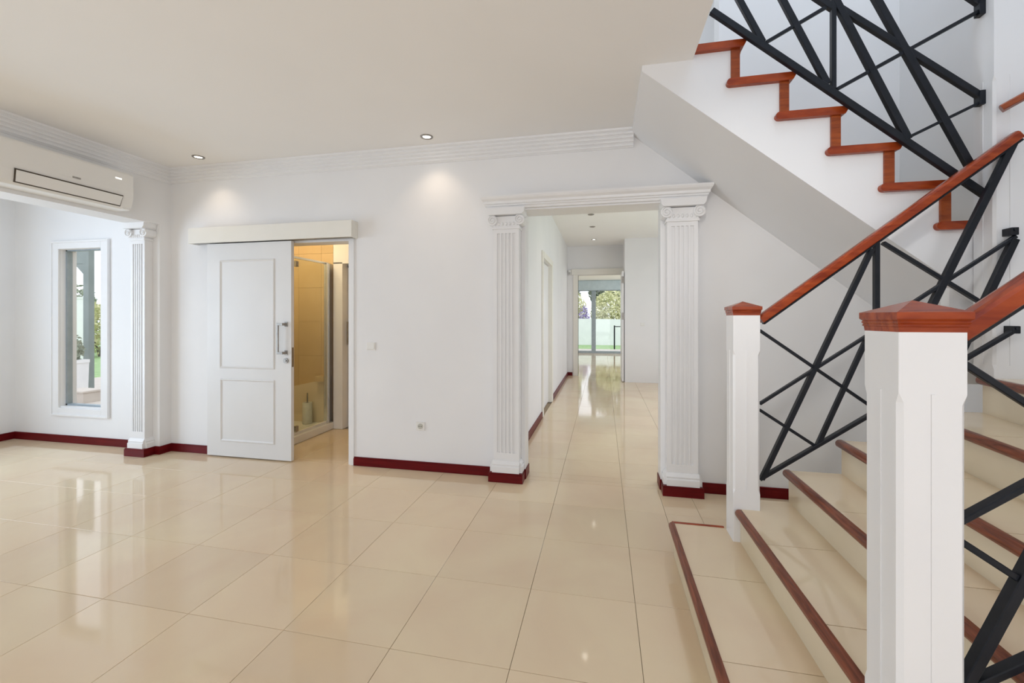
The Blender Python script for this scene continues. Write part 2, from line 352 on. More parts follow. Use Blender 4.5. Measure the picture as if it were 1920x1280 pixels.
# ------------------------------------------------------------------ pilasters
def volute_bm(bm, cx, cz, y0, y1, r):
    """scroll: a drum whose face carries a raised spiral"""
    tube(bm, (cx, y0, cz), (cx, y1, cz), r, 18)
    n, turns, w = 30, 1.9, r*.15
    prev = None
    for k in range(n+1):
        t = k/n; a = 2*PI*turns*t; rr = r*(.94-.80*t)
        v = []
        for dr, dy in ((w/2, 0), (-w/2, 0), (0, -.006)):
            v.append(bm.verts.new((cx+(rr+dr)*math.cos(a), y0-.0005+dy, cz+(rr+dr)*math.sin(a))))
        if prev:
            for i, j in ((0, 2), (2, 1)): bm.faces.new((prev[i], prev[j], v[j], v[i]))
        prev = v
    tube(bm, (cx, y0-.007, cz), (cx, y0, cz), r*.2, 10)
def pilaster(label, x0, x1, yf, yw, ztop, group=None, side=None):
    """fluted pilaster: front at yf, wall at yw"""
    t = thing('pilaster', label, 'pilaster', ((x0+x1)/2, yw, 0), group)
    w = x1-x0; zc = ztop-.155
    # shaft with five flutes and plain ends
    bm = B(); zf0, zf1 = .235, zc-.045
    box(bm, x0, x1, yf+.012, yw-.001, .17, zc)
    box(bm, x0, x1, yf, yf+.0125, .17, zf0); box(bm, x0, x1, yf, yf+.0125, zf1, zc)
    nf = 5; m = w*.14; fw = (w-2*m)/nf
    box(bm, x0, x0+m, yf, yf+.0125, zf0, zf1); box(bm, x1-m, x1, yf, yf+.0125, zf0, zf1)
    for k in range(1, nf):
        c = x0+m+fw*k; box(bm, c-fw*.2, c+fw*.2, yf, yf+.0125, zf0, zf1)
    obj('shaft', bm, M['trim'], t)
    # plinth with moulded top
    pl = [(0, .078), (-.028, .078), (-.028, .125), (-.018, .132), (-.022, .145), (-.006, .17), (0, .171)]
    bm = B()
    prism(bm, [(yf+d, z) for d, z in pl]+[(yw-.001, .171), (yw-.001, .078)], 'x', x0-.006, x1+.006)
    prism(bm, [(x0+d, z) for d, z in pl]+[(x0+.02, .171), (x0+.02, .078)], 'y', yf-.004, yw-.001)
    prism(bm, [(x1-d, z) for d, z in pl]+[(x1-.02, .171), (x1-.02, .078)], 'y', yf-.004, yw-.001)
    obj('plinth', bm, M['trim'], t)
    bm = B(); box(bm, x0-.036, x1+.036, yf-.036, yw-.001, .001, .066); box(bm, x0-.032, x1+.032, yf-.032, yw-.001, .066, .078)
    obj('skirting_block', bm, M['skirt'], t)
    # capital: astragal, bell, volutes, abacus
    bm = B()
    box(bm, x0-.010, x1+.010, yf-.012, yw-.001, zc-.012, zc+.008, .004)
    box(bm, x0-.002, x1+.002, yf-.004, yw-.001, zc+.008, zc+.095)
    for k in range(7):
        c = x0+w*(k+.5)/7; lathe(bm, [(.001, -.016), (.010, -.006), (.011, .004), (.006, .014), (.001, .018)], 8, (c, yf-.004, zc+.03))
    obj('capital', bm, M['trim'], t)
    r = .043
    for c in (x0-.006, x1+.006):
        bm = B(); volute_bm(bm, c, zc+.062, yf-.022, yw-.002, r); obj('volute', bm, M['trim'], t)
    bm = B()
    prism(bm, [(x0-.03, zc+.10), (x1+.03, zc+.10), (x1+.048, zc+.118), (x1+.05, ztop-.012), (x1+.055, ztop), (x0-.055, ztop), (x0-.05, ztop-.012), (x0-.048, zc+.118)], 'y', yf-.05, yw-.001)
    obj('abacus', bm, M['trim'], t)
    return t
pilaster('white fluted pilaster left of the hall opening, scroll capital', -.89, -.675, 3.46, YB, 2.245)
pilaster('white fluted pilaster right of the hall opening, behind the far newel post', .478, .70, 3.46, YB, 2.245)
pl = pilaster('white fluted pilaster at the alcove opening beneath the air conditioner wall', -4.54, -4.37, 3.36, 3.44, 2.27)

# entablature above the hall opening
t = thing('entablature', 'white moulded entablature resting on the two hall pilasters', 'entablature', (-.1, YB, 2.245))
pr = [(3.445, 2.246), (3.44, 2.262), (3.43, 2.266), (3.43, 2.276), (3.418, 2.282), (3.414, 2.30), (3.396, 2.315), (3.388, 2.33), (3.388, 2.342), (YB-.001, 2.342), (YB-.001, 2.246)]
bm = B(); prism(bm, pr, 'x', -.94, .752)
for sgn, xe in ((-1, -.94), (1, .752)):
    A = [bm.verts.new((xe, y, z)) for y, z in pr]; Q = [bm.verts.new((xe+sgn*(.007+(3.445-min(y, 3.445))*.65), y, z)) for y, z in pr]
    for i in range(len(pr)):
        j = (i+1) % len(pr); bm.faces.new((A[i], A[j], Q[j], Q[i]))
    bm.faces.new(Q)
obj('cornice_moulding', bm, M['trim'], t)
obj('soffit_board', box(B(), HX0+.002, HX1-.002, 3.47, YB2+.001, 2.232, 2.2455), M['trim'], t)
# opening jamb lining
wall('trim_3', (HX0-.0, HX0+.006, YB-.0, YB2, .078, 2.232), (HX1-.006, HX1, YB, YB2, .078, 2.232), m='trim')

# ------------------------------------------------------------------ sliding bathroom door and its track cover
t = thing('sliding_door', 'white two-panel sliding door half open on the bathroom', 'door', (-3.31, 3.51, .012))
LX0, LX1, LZ0, LZ1, LY = -3.783, -2.842, .012, 2.066, 3.495
obj('leaf', box(B(), LX0, LX1, LY, LY+.038, LZ0, LZ1, .002), M['door'], t)
def moulding(x0, x1, z0, z1, y):
    bm = B(); w = .022
    def ring(o, yy): return [bm.verts.new(p) for p in ((x0+o, yy, z0+o), (x1-o, yy, z0+o), (x1-o, yy, z1-o), (x0+o, yy, z1-o))]
    R = [ring(0, y), ring(.004, y-.008), ring(.010, y-.010), ring(.016, y-.004), ring(w, y-.001), ring(w, y+.002)]
    for a, b in zip(R, R[1:]):
        for i in range(4): bm.faces.new((a[i], a[(i+1) % 4], b[(i+1) % 4], b[i]))
    return bm
obj('upper_panel_moulding', moulding(-3.635, -3.02, .862, 1.905, LY), M['door'], t)
obj('lower_panel_moulding', moulding(-3.628, -3.02, .155, .762, LY), M['door'], t)
def pull(t, x, y, z0, z1, lx, mat_):
    bm = B()
    bar(bm, (x, y-.05, z0), (x, y-.05, z1), .016, .016)
    for z in (z0+.012, z1-.012):
        box(bm, min(x, x+lx)-.006, max(x, x+lx)+.006, y-.058, y-.042, z-.011, z+.011, .002)
        box(bm, x+lx-.012, x+lx+.012, y-.05, y, z-.012, z+.012, .002)
        box(bm, x+lx-.017, x+lx+.017, y-.006, y, z-.022, z+.022, .002)
    return obj('handle', bm, mat_, t)
pull(t, -2.945, LY, 1.01, 1.30, .05, M['steel'])
bm = B(); tube(bm, (-2.895, LY-.012, .948), (-2.895, LY, .948), .024, 18); tube(bm, (-2.895, LY-.018, .948), (-2.895, LY-.012, .948), .011, 12)
obj('key_rose', bm, M['steel'], t)
obj('lock_plate', box(B(), LX1, LX1+.0025, LY+.008, LY+.030, .89, 1.07), M['steel'], t)
t = thing('door_track_cover', 'long white box cover over the sliding door track', 'track cover', (-3.08, YB, 2.07))
obj('cover_board', box(B(), -3.965, -2.195, 3.455, 3.475, 2.072, 2.222, .003), M['cream'], t)
bm = B(); box(bm, -3.965, -2.195, 3.475, YB-.001, 2.205, 2.222); box(bm, -3.965, -3.945, 3.475, YB-.001, 2.072, 2.205); box(bm, -2.215, -2.195, 3.475, YB-.001, 2.072, 2.205)
obj('cover_top', bm, M['cream'], t)
obj('track_rail', box(B(), -3.93, -2.23, 3.487, 3.535, 2.072, 2.10), M['steel'], t)
# jamb trim of the bathroom opening
dj = wall('trim_4', (DX1, DX1+.04, YB-.012, YB2+.01, 0, DZ), (DX1-.02, DX1, YB, YB2, 0, DZ), (DX0, DX1, YB, YB2+.01, DZ-.02, DZ), m='trim')

# ------------------------------------------------------------------ bathroom beyond
# wall tiles at the back of the shower
bt = bpy.data.objects['wall_bathroom']
for i in range(3):
    for j in range(6):
        x0, z0 = -4.04+i*.32, .04+j*.42
        obj('wall_tile', box(B(), x0+.001, min(x0+.319, -3.24), 4.706, 4.721, z0+.001, z0+.419), M['bathtile'], bt)
t = thing('shower_enclosure', 'glass shower screen in a chrome frame on a white curb', 'shower', (-3.22, 4.3, 0))
obj('tray', box(B(), -4.04, -3.30, YB2+.01, 4.70, .002, .07, .006), M['porcelain'], t)
obj('curb', box(B(), -3.30, -3.20, YB2+.01, 4.69, .002, .085, .008), M['porcelain'], t)
bm = B(); box(bm, -3.262, -3.232, YB2+.02, 4.62, .085, .115, .003); obj('bottom_rail', bm, M['cream'], t)
obj('top_rail', box(B(), -3.262, -3.232, YB2+.02, 4.62, 1.985, 2.01, .003), M['chrome'], t)
bm = B(); box(bm, -3.27, -3.222, 4.57, 4.60, .085, 2.0, .004); box(bm, -3.262, -3.23, 4.615, 4.69, .085, 2.0, .004); obj('corner_post', bm, M['chrome'], t)
obj('screen_pane', box(B(), -3.25, -3.244, YB2+.03, 4.57, .115, 1.985), M['showerglass'], t)
for z in (.15, 1.93):
    obj('pane_clamp', box(B(), -3.262, -3.232, 4.05, 4.09, z-.03, z+.03, .003), M['steel'], t)
obj('splash_panel', prism(B(), [(-4.04, .07), (-3.30, .07), (-3.30, .60), (-4.04, .44)], 'y', 4.66, 4.705), M['riser'], t)
obj('corner_shelf', box(B(), -3.42, -3.285, 4.60, 4.705, .575, .64, .004), M['bathtile'], t)
t = thing('toilet_brush', 'pale toilet brush pot standing on the shower tray behind glass', 'toilet brush', (-3.50, 4.58, .07))
bm = B(); lathe(bm, [(.054, 0), (.056, .01), (.056, .25), (.050, .255), (.050, .23)], 20, (-3.50, 4.58, .071)); obj('pot', bm, M['brushpot'], t, True)
bm = B(); tube(bm, (-3.50, 4.58, .09), (-3.50, 4.58, .44), .008); lathe(bm, [(.004, 0), (.04, .004), (.04, .012), (.012, .02)], 16, (-3.50, 4.58, .305)); obj('brush_handle', bm, M['steel'], t)
# second door behind
t = thing('inner_door', 'cream inner door at the end of the bathroom with a bar handle', 'door', (-2.75, 4.76, 0))
obj('leaf', box(B(), -3.075, -2.32, 4.77, 4.81, .012, 2.0, .002), M['cream'], t)
bm = B(); box(bm, -3.205, -3.08, 4.66, 4.84, .002, 2.02, .004); box(bm, -2.32, -2.27, 4.70, 4.84, .002, 2.02, .004); box(bm, -3.205, -2.27, 4.66, 4.84, 2.0, 2.40, .004); obj('frame', bm, M['trim'], t)
pull(t, -3.05, 4.77, 1.02, 1.30, .03, M['steel'])
obj('latch', box(B(), -3.07, -3.02, 4.76, 4.772, 1.96, 1.99), M['dark'], t)

# ------------------------------------------------------------------ air conditioner
t = thing('air_conditioner', 'white split air conditioner mounted on the beam above the alcove opening', 'air conditioner', (XL, 2.62, 2.30))
AY0, AY1, AXF = 2.17, 3.05, -4.09
prof = [(XL+.001, 2.30), (-4.14, 2.302), (-4.112, 2.325), (-4.094, 2.40), (AXF, 2.46), (AXF, 2.60), (-4.10, 2.618), (XL+.001, 2.62)]
bm = B(); prism(bm, prof, 'y', AY0, AY1); bmesh.ops.bevel(bm, geom=[e for e in bm.edges], offset=.006, segments=2, affect='EDGES', profile=.6)
obj('casing', bm, M['plastic'], t)
# outlet flap following the casing, framed by a dark gap
def flap(y0, y1, e, off):
    p0 = Vector((-4.116, 0, 2.318)); p1 = Vector((-4.090, 0, 2.414)); n = Vector((.95, 0, -.28))*off
    b = B(); vs = [b.verts.new((p0+n).to_tuple()[:1]+(y0+e,)+((p0+n).z,)), b.verts.new(((p0+n).x, y1-e, (p0+n).z)), b.verts.new(((p1+n).x, y1-e*.3, (p1+n).z)), b.verts.new(((p1+n).x, y0+e*.3, (p1+n).z))]
    f = b.faces.new(vs); r = bmesh.ops.extrude_face_region(b, geom=[f]); m = [v for v in r['geom'] if isinstance(v, bmesh.types.BMVert)]
    bmesh.ops.translate(b, verts=m, vec=-n.normalized()*.01); return b
obj('flap_gap', flap(2.255, 2.965, .010, .009), M['slot'], t)
b = B(); vsA = [(-4.1165, 2.271, 2.3265), (-4.1165, 2.949, 2.3265), (-4.0935, 2.956, 2.4055), (-4.0935, 2.264, 2.4055)]
f = b.faces.new([b.verts.new(Vector(v)+Vector((.0145, 0, -.004))) for v in vsA]); r = bmesh.ops.extrude_face_region(b, geom=[f])
bmesh.ops.translate(b, verts=[v for v in r['geom'] if isinstance(v, bmesh.types.BMVert)], vec=(-.008, 0, .002)); obj('flap', b, M['plastic'], t)
obj('badge', box(B(), AXF-.001, AXF+.002, 2.60, 2.655, 2.452, 2.466, .001), M['steel'], t)
obj('glint_patch', box(B(), AXF-.001, AXF+.002, 2.905, 2.955, 2.545, 2.557, .001), emit('glint_white', (1, .98, .9), 1.2), t)  # downlight reflection on the casing, put in as a glowing patch
bm = B(); box(bm, -4.25, -4.12, 2.985, 3.045, 2.305, 2.36, .004); obj('end_vent', bm, M['plastic'], t)
obj('end_sensor', box(B(), -4.122, -4.116, 3.01, 3.03, 2.335, 2.348), M['slot'], t)

# ------------------------------------------------------------------ ceiling spotlights
def downlight(x, y, z, on, label, group=None, power=0, tilt=(0, 0)):
    t = thing('ceiling_downlight', label, 'downlight', (x, y, z), group)
    bm = B(); lathe(bm, [(.052, 0), (.050, -.006), (.040, -.009), (.034, -.004), (.032, .0)], 24, (x, y, z-.0005)); obj('ring', bm, M['steel'], t, True)
    bm = B(); lathe(bm, [(.001, -.003), (.020, -.004), (.033, -.001), (.033, .0)], 20, (x, y, z-.0005)); obj('bulb', bm, M['lamp'] if on else M['lampoff'], t, True)
    if power:
        l = bpy.data.lights.new('spot', 'SPOT'); l.energy = power; l.color = (1, .80, .60); l.spot_size = math.radians(105); l.spot_blend = 1.0; l.shadow_soft_size = .03
        o = bpy.data.objects.new('spot', l); C.objects.link(o); o.location = (x, y, z-.03); o.rotation_euler = (tilt[0], tilt[1], 0)
downlight(-3.673, 3.303, ZC, True, 'lit ceiling downlight nearest the air conditioner, above the sliding door', None, 7, (.12, 0))
downlight(-1.422, 3.322, ZC, True, 'lit ceiling downlight between sliding door and hall opening', None, 7.5, (.12, 0))
downlight(-.19, 7.0, HC, False, 'unlit hall ceiling downlight, nearest of the hall row')
downlight(-.19, 7.95, HC, False, 'unlit hall ceiling downlight, middle of the hall row')
downlight(-.19, 9.25, HC, True, 'lit hall ceiling downlight in front of the far doorway', None, 9, (.15, 0))
downlight(-.23, 5.6, HC, True, 'lit hall ceiling downlight hidden just behind the entablature', None, 8, (0, 0))

# ------------------------------------------------------------------ switches and socket
def plate(name, label, cat, x, z, y, w=.085, h=.07, socket=False):
    t = thing(name, label, cat, (x, y, z))
    obj('cover_plate', box(B(), x-w/2, x+w/2, y-.009, y-.0005, z-h/2, z+h/2, .002), M['plastic'], t)
    if socket:
        bm = B(); tube(bm, (x, y-.012, z), (x, y-.009, z), .024, 20); obj('socket_well', bm, mat('socket_grey', (.52, .51, .45), .5), t)
        bm = B(); [tube(bm, (x+d, y-.0135, z), (x+d, y-.012, z), .004, 8) for d in (-.01, .01)]; obj('pin_holes', bm, M['dark'], t)
    else:
        b = B(); prism(b, [(y-.009, z-h*.4), (y-.016, z-h*.36), (y-.011, z+h*.38), (y-.009, z+h*.4)], 'x', x-w*.4, x+w*.4); obj('rocker', b, M['plastic'], t)
plate('light_switch', 'white light switch right of the bathroom opening', 'switch', -2.06, 1.09, YB)
plate('wall_socket', 'white wall socket low between bathroom and hall pilaster', 'socket', -1.58, .39, YB, .082, .075, True)
plate('light_switch', 'white light switch at the end of the hall right of the garden view', 'switch', .80, 1.21, 9.28)

# ------------------------------------------------------------------ hall: side door, end doorway, sensor
t = thing('hall_side_door', 'white panelled door in the left wall of the hall', 'door', (-.815, 6.36, 0))
bm = B()
for b in ((-.815, -.795, 5.77, 5.87, .001, 2.26), (-.815, -.795, 6.85, 6.99, .001, 2.26), (-.815, -.79, 5.87, 6.85, 2.17, 2.26)): box(bm, *b, .004)
obj('architrave', bm, M['cream'], t)
obj('leaf', box(B(), -.90, -.855, 5.90, 6.83, .012, 2.155, .003), M['trim'], t)
bm = B(); box(bm, -.97, -.81, 5.871, 5.893, .001, 2.17); box(bm, -.97, -.81, 6.83, 6.849, .001, 2.17); obj('frame', bm, M['cream'], t)
for z in (.16, .95, 2.02): obj('hinge', box(B(), -.856, -.84, 5.893, 5.925, z-.07, z+.07, .002), M['steel'], t)
t = thing('motion_sensor', 'small grey motion sensor high in the corner of the hall', 'sensor', (-.77, 10.05, 2.38))
bm = B(); box(bm, -.79, -.73, 10.04, 10.099, 2.33, 2.45, .01); obj('housing', bm, M['plastic'], t)
obj('lens', box(B(), -.78, -.74, 10.032, 10.041, 2.345, 2.40, .004), mat('sensor_grey', (.45, .45, .46), .4), t)
t = thing('garden_room_door', 'white door frame at the end of the hall with leaf folded back', 'door', (-.07, 10.1, 0))
bm = B()
for b in ((-.68, -.57, 10.075, 10.26, .001, 2.34), (-.72, .44, 10.06, 10.099, 2.34, 2.47)): box(bm, *b, .004)
obj('architrave', bm, M['cream'], t)
obj('leaf', box(B(), .385, .428, 9.30, 10.06, .012, 2.32, .003), M['trim'], t)
for z in (1.38, 2.14): obj('hinge', box(B(), .378, .432, 9.285, 9.302, z-.07, z+.07, .003), M['steel'], t)

# garden room: sliding glass door and roller blind box
t = struct('window_2', B(), M['alu'])
bm = B(); mx = atY(1113, 600, 16.5).x
for b in ((GX0, GX0+.06, 16.51, 16.60, 0, GZ), (GX1-.06, GX1, 16.51, 16.60, 0, GZ), (GX0, GX1, 16.51, 16.60, .005, .09), (GX0, GX1, 16.51, 16.60, GZ-.06, GZ)): box(bm, *b)
me = bpy.data.meshes.new('window_2'); bmesh.ops.recalc_face_normals(bm, faces=bm.faces[:]); bm.to_mesh(me); bm.free(); me.materials.append(M['alu']); t.data = me
obj('window_mullion', box(B(), mx-.08, mx+.08, 16.50, 16.60, .05, GZ, .004), M['alu'], t)
obj('window_pane', box(B(), GX0+.06, mx-.08, 16.55, 16.558, .09, GZ-.06), M['glass'], t)
obj('window_pane', box(B(), mx+.08, GX1-.06, 16.53, 16.538, .09, GZ-.06), M['glass'], t)
t = thing('roller_blind', 'pale blue rolled blind above the garden doors seen down the hall', 'blind', (0, 16.45, 2.4))
obj('blind_fabric', box(B(), GX0, GX1, 16.42, 16.432, 2.36, 2.73), M['blind'], t)
bm = B(); tube(bm, (GX0, 16.426, 2.36), (GX1, 16.426, 2.36), .018); obj('bottom_bar', bm, M['alu'], t)

# ------------------------------------------------------------------ lower staircase
t = thing('lower_staircase', 'cream marble stair flight with mahogany nosings rising to the right', 'staircase', (.4, 1.8, 0))
YN, YFAR = 1.06, 2.57
NX = [(.362, .362), (.662, .675), (.945, .935), (1.195, 1.12), (1.50, 1.33), (1.81, 1.52)]      # nosing front x at the far and near end
NZ = [.19, .36, .53, .705, .88, 1.055]
ends = NX+[(XR-.002, XR-.002)]
for k in range(6):
    (xf, xn), z = NX[k], NZ[k]; zb = .001
    (bf, bn) = ends[k+1]; bf += .06; bn += .06
    if k == 5: bf = bn = XR-.002
    o = .03
    st = B(); prism(st, [(xn+o, YN), (bn, YN), (bf, YFAR), (xf+o, YFAR)], 'z', zb, z-.018)
    so = obj('step', st, M['riser'], t)
    # tread tiles, jointed every half metre
    ys = [YN, 1.07+.0, 1.57, 2.07, YFAR]; ys = [YN, 1.57, 2.07, YFAR]
    for a, b in zip(ys, ys[1:]):
        fa, fb = (a-YN)/(YFAR-YN), (b-YN)/(YFAR-YN); g = .0015
        tb = B(); L = lambda n, f, q: n+(f-n)*q
        prism(tb, [(L(xn, xf, fa)+.0305, a+g), (L(bn, bf, fa), a+g), (L(bn, bf, fb), b-g), (L(xn, xf, fb)+.0305, b-g)], 'z', z-.018, z)
        obj('tread_tile', tb, M['tile'], so)
    # bullnose
    y0, y1 = (YN, YFAR) if k != 1 else (1.275, 2.405)
    x0, x1 = xn+(xf-xn)*(y0-YN)/(YFAR-YN), xn+(xf-xn)*(y1-YN)/(YFAR-YN)
    pr = [(-.020, -.030)]+[(-.020-.018*math.cos(a), -.0125+.0175*math.sin(a)) for a in [math.radians(d) for d in (-80, -50, -20, 10, 40, 65, 90)]]
    pr = [(.010, -.032), (.004, -.034)]+[(.0+.017*-math.cos(math.radians(d)), -.0145+.0195*math.sin(math.radians(d))) for d in (-75, -45, -15, 15, 45, 75)]+[(.004, .006), (.014, .0055), (.014, -.018), (.012, -.018), (.012, -.032)]
    nb = B(); P = [[nb.verts.new((x+.017+u, y, z+v-.001)) for u, v in pr] for x, y in ((x0, y0), (x1, y1))]
    nb.faces.new(P[0]); nb.faces.new(P[1][::-1])
    for i in range(len(pr)): nb.faces.new((P[0][i], P[0][(i+1) % len(pr)], P[1][(i+1) % len(pr)], P[1][i]))
    obj('nosing', nb, M['wood_y'], so, False)
    if k == 0:
        obj('end_nosing', box(B(), .38, .655, YFAR-.004, YFAR+.014, z-.034, z+.005, .005), M['wood_x'], so)

# ------------------------------------------------------------------ newel posts
def newel(label, x0, x1, y0, y1, zb, zt, cap=True, chamfer=(.44, 1.18)):
    t = thing('newel_post', label, 'newel post', ((x0+x1)/2, (y0+y1)/2, zb))
    c0, c1 = chamfer; q = .010
    bm = B()
    def ring(e, z):      # square with cut corners
        return [bm.verts.new(p) for p in ((x0+e, y0, z), (x1-e, y0, z), (x1, y0+e, z), (x1, y1-e, z), (x1-e, y1, z), (x0+e, y1, z), (x0, y1-e, z), (x0, y0+e, z))]
    R_ = [ring(.0012, zb), ring(.0012, c0), ring(q, c0+.022), ring(q, c1-.022), ring(.0012, c1), ring(.0012, zt)]
    for a_, b_ in zip(R_, R_[1:]):
        for i in range(8): bm.faces.new((a_[i], a_[(i+1) % 8], b_[(i+1) % 8], b_[i]))
    bm.faces.new(R_[0][::-1]); bm.faces.new(R_[-1])
    obj('post', bm, M['trim'], t)
    bm = B(); xm, ym, r = (x0+x1)/2, (y0+y1)/2, .0035      # raised bead down the middle of each face
    for s in (-1, 1):
        yy = ym+s*(y1-y0)/2; box(bm, xm-r, xm+r, yy-.0025, yy+.0025, c0+.02, c1-.0)
        xx = xm+s*(x1-x0)/2; box(bm, xx-.0025, xx+.0025, ym-r, ym+r, c0+.02, c1-.0)
    obj('face_bead', bm, M['trim'], t)
    if cap:
        bm = B()
        pr = [(.000, 0), (.001, .011), (.004, .013), (.002, .017), (.005, .021), (.003, .025), (.008, .030), (.008, .045)]
        rings = [[bm.verts.new(p) for p in ((x0-d, y0-d, zt+z), (x1+d, y0-d, zt+z), (x1+d, y1+d, zt+z), (x0-d, y1+d, zt+z))] for d, z in pr]
        for a, b in zip(rings, rings[1:]):
            for i in range(4): bm.faces.new((a[i], a[(i+1) % 4], b[(i+1) % 4], b[i]))
        ap = bm.verts.new((xm, ym, zt+.074))
        for i in range(4): bm.faces.new((rings[-1][i], rings[-1][(i+1) % 4], ap))
        bm.faces.new(rings[0][::-1])
        obj('cap', bm, M['wood_x'], t)
    return t
newel('white newel post with pyramid cap close to the viewer', .652, .782, 1.13, 1.26, .19, 1.318)
newel('white newel post with pyramid cap at the far end of the bottom step', .660, .787, 2.42, 2.55, .19, 1.362)
newel('tall white newel post where the upper flight meets the lower rail', 1.85, 1.98, 2.52, 2.648, 1.055, 4.2, False, (1.10, 2.52))

# ------------------------------------------------------------------ railings
def px(x, y, Y): return atY(x, y, Y)
YR = 2.485
RAILP = [(-.024, -.021), (-.028, -.017), (-.029, .010), (-.024, .018), (-.012, .021), (.012, .021), (.024, .018), (.029, .010), (.028, -.017), (.024, -.021)]
def lower_rail(label):
    t = thing('stair_railing', label, 'railing', (.79, YR, .5))
    a, b = px(1424, 599, YR), px(1906, 254, YR)
    d = (b-a).normalized()
    bm = B(); sweep(bm, (a-d*.0, b), RAILP); obj('handrail', bm, M['wood_x'], t)
    dn = Vector((d.z, 0, -d.x))
    bm = B(); bar(bm, a+dn*.028, b+dn*.028, .010, .026); obj('under_rail', bm, M['metal'], t)
    def seg(n, p, q, w, th):
        k = 1.3 if 'thin' in n else .62; bm = B(); bar(bm, px(*p, YR), px(*q, YR), w*k, .013 if 'thin' in n else .021); obj(n, bm, M['metal'], t)
    seg('post', (1643, 455), (1643, 772), .036, .036)
    seg('bottom_rail', (1424, 898), (1900, 620), .028, .036)
    seg('steep_bar', (1634, 467), (1428, 898), .036, .036)
    seg('steep_bar', (1640, 602), (1532, 836), .034, .034)
    seg('thin_bar', (1424, 619), (1638, 765), .012, .012)
    seg('thin_bar', (1424, 768), (1532, 838), .012, .012)
    seg('cross_bar', (1424, 757), (1640, 620), .022, .030)
    seg('cross_bar', (1655, 455), (1850, 574), .026, .030)
    seg('steep_bar', (1902, 262), (1652, 762), .050, .036)
    seg('steep_bar', (1902, 448), (1790, 684), .048, .036)
    seg('cross_bar', (1904, 443), (1655, 604), .026, .030)
    seg('thin_bar', (1655, 612), (1760, 690), .012, .012)
    for p in ((1898, 434), (1901, 618)):
        c = px(*p, YR); bm = B(); box(bm, c.x-.014, c.x+.016, c.y-.015, c.y+.04, c.z-.018, c.z+.018, .003)
        tube(bm, (c.x, c.y-.019, c.z+.006), (c.x, c.y-.015, c.z+.006), .006, 8); obj('wall_bracket', bm, M['metal'], t)
    return t
far = lower_rail('black metal railing with mahogany handrail on the far side of the lower flight')
near = copy_tree(far, None, (-.006, 1.195-YR, -.025))
near['label'] = 'black metal railing with mahogany handrail rising right from the closest newel post'
t = thing('wall_handrail', 'short dark wooden wall handrail at the upper right edge', 'handrail', (1.87, 2.4, 2.3))
a, b = px(1877, 204, 2.47), px(1960, 158, 2.4)
bm = B(); sweep(bm, (a, b), [(u*.75, v*.75) for u, v in RAILP]); obj('rail', bm, M['wood'], t)
bm = B(); tube(bm, px(1890, 198, 2.47), px(1890, 204, 2.53), .006); obj('bracket', bm, M['metal'], t)

# ------------------------------------------------------------------ upper flight
t = thing('upper_staircase', 'white upper stair flight with mahogany treads rising to the left over the hall', 'staircase', (1.2, 3.1, 1.8))
UX = [2.002, 1.754, 1.5035, 1.254, 1.0035, .754, .5035, .2535]; UZ = [1.845, 2.058, 2.271, 2.484, 2.697, 2.910, 3.123]   # riser fronts / tread tops, rising left
def soff(x): return 2.806-.824*(x-.225)
out = [(XR-.003, soff(XR-.003)), (.225, soff(.225)), (.225, UZ[-1]-.03), (UX[6]-.0, UZ[-1]-.03)]
for k in range(5, -1, -1):
    out += [(UX[k+1], UZ[k]-.03), (UX[k], UZ[k]-.03)]
out += [(XR-.003, UZ[0]-.03)]
# remove doubled corner
o2 = []
for p in out:
    if not o2 or (abs(p[0]-o2[-1][0])+abs(p[1]-o2[-1][1])) > 1e-4: o2.append(p)
# profile: riser line of step k stands at UX[k]; tread k runs from UX[k] to UX[k+1]
o2 = [(XR-.003, soff(XR-.003)), (.225, soff(.225)), (.225, UZ[6]-.03)]
for k in range(6, 0, -1):
    o2 += [(UX[k], UZ[k]-.03), (UX[k], UZ[k-1]-.03)]
o2 += [(XR-.003, UZ[0]-.03)]
obj('stringer_body', prism(B(), o2, 'y', YF, YB-.001), M['wall'], t)
for k in range(7):
    xr_ = UX[k] if k else XR-.004; xl = UX[k+1] if k < 6 else .24
    z = UZ[k]
    if k == 0: xr_ = 2.03
    r = .021
    # tread end return: rounded tail on the left, raked front on the right
    pts = [(xl-.072+r-r*math.sin(a), z-.022+r*math.cos(a)) for a in [PI*i/8 for i in range(9)]]
    pts = [(x, zz) for x, zz in pts]
    fr = [(xr_+.005, z-.043), (xr_+.016, z-.040), (xr_+.030, z-.014), (xr_+.030, z-.001)]
    if k == 0: fr = [(1.95, z-.043), (1.95, z-.001)]
    so = obj('tread', prism(B(), pts+fr, 'y', YF-.03, YF+.06), M['wood_x'], t)
    tb = B(); box(tb, xl+.0, xr_+.025 if k else XR-.004, YF+.06, YB-.002, z-.03, z-.001); obj('tread_tile', tb, M['tile'], so)
    if 0 < k:
        rb = B(); box(rb, xr_-.046, xr_, YF-.014, YF+.05, UZ[k-1]-.002, z-.043, .002); obj('riser_trim', rb, M['wood'], so)
# closing wall under the flight beside the tall newel
struct('trim_5', prism(B(), [(1.80, 1.0), (XR-.003, 1.0), (XR-.003, soff(XR)), (1.80, soff(1.80))], 'y', 2.72, 2.78), M['wall'])

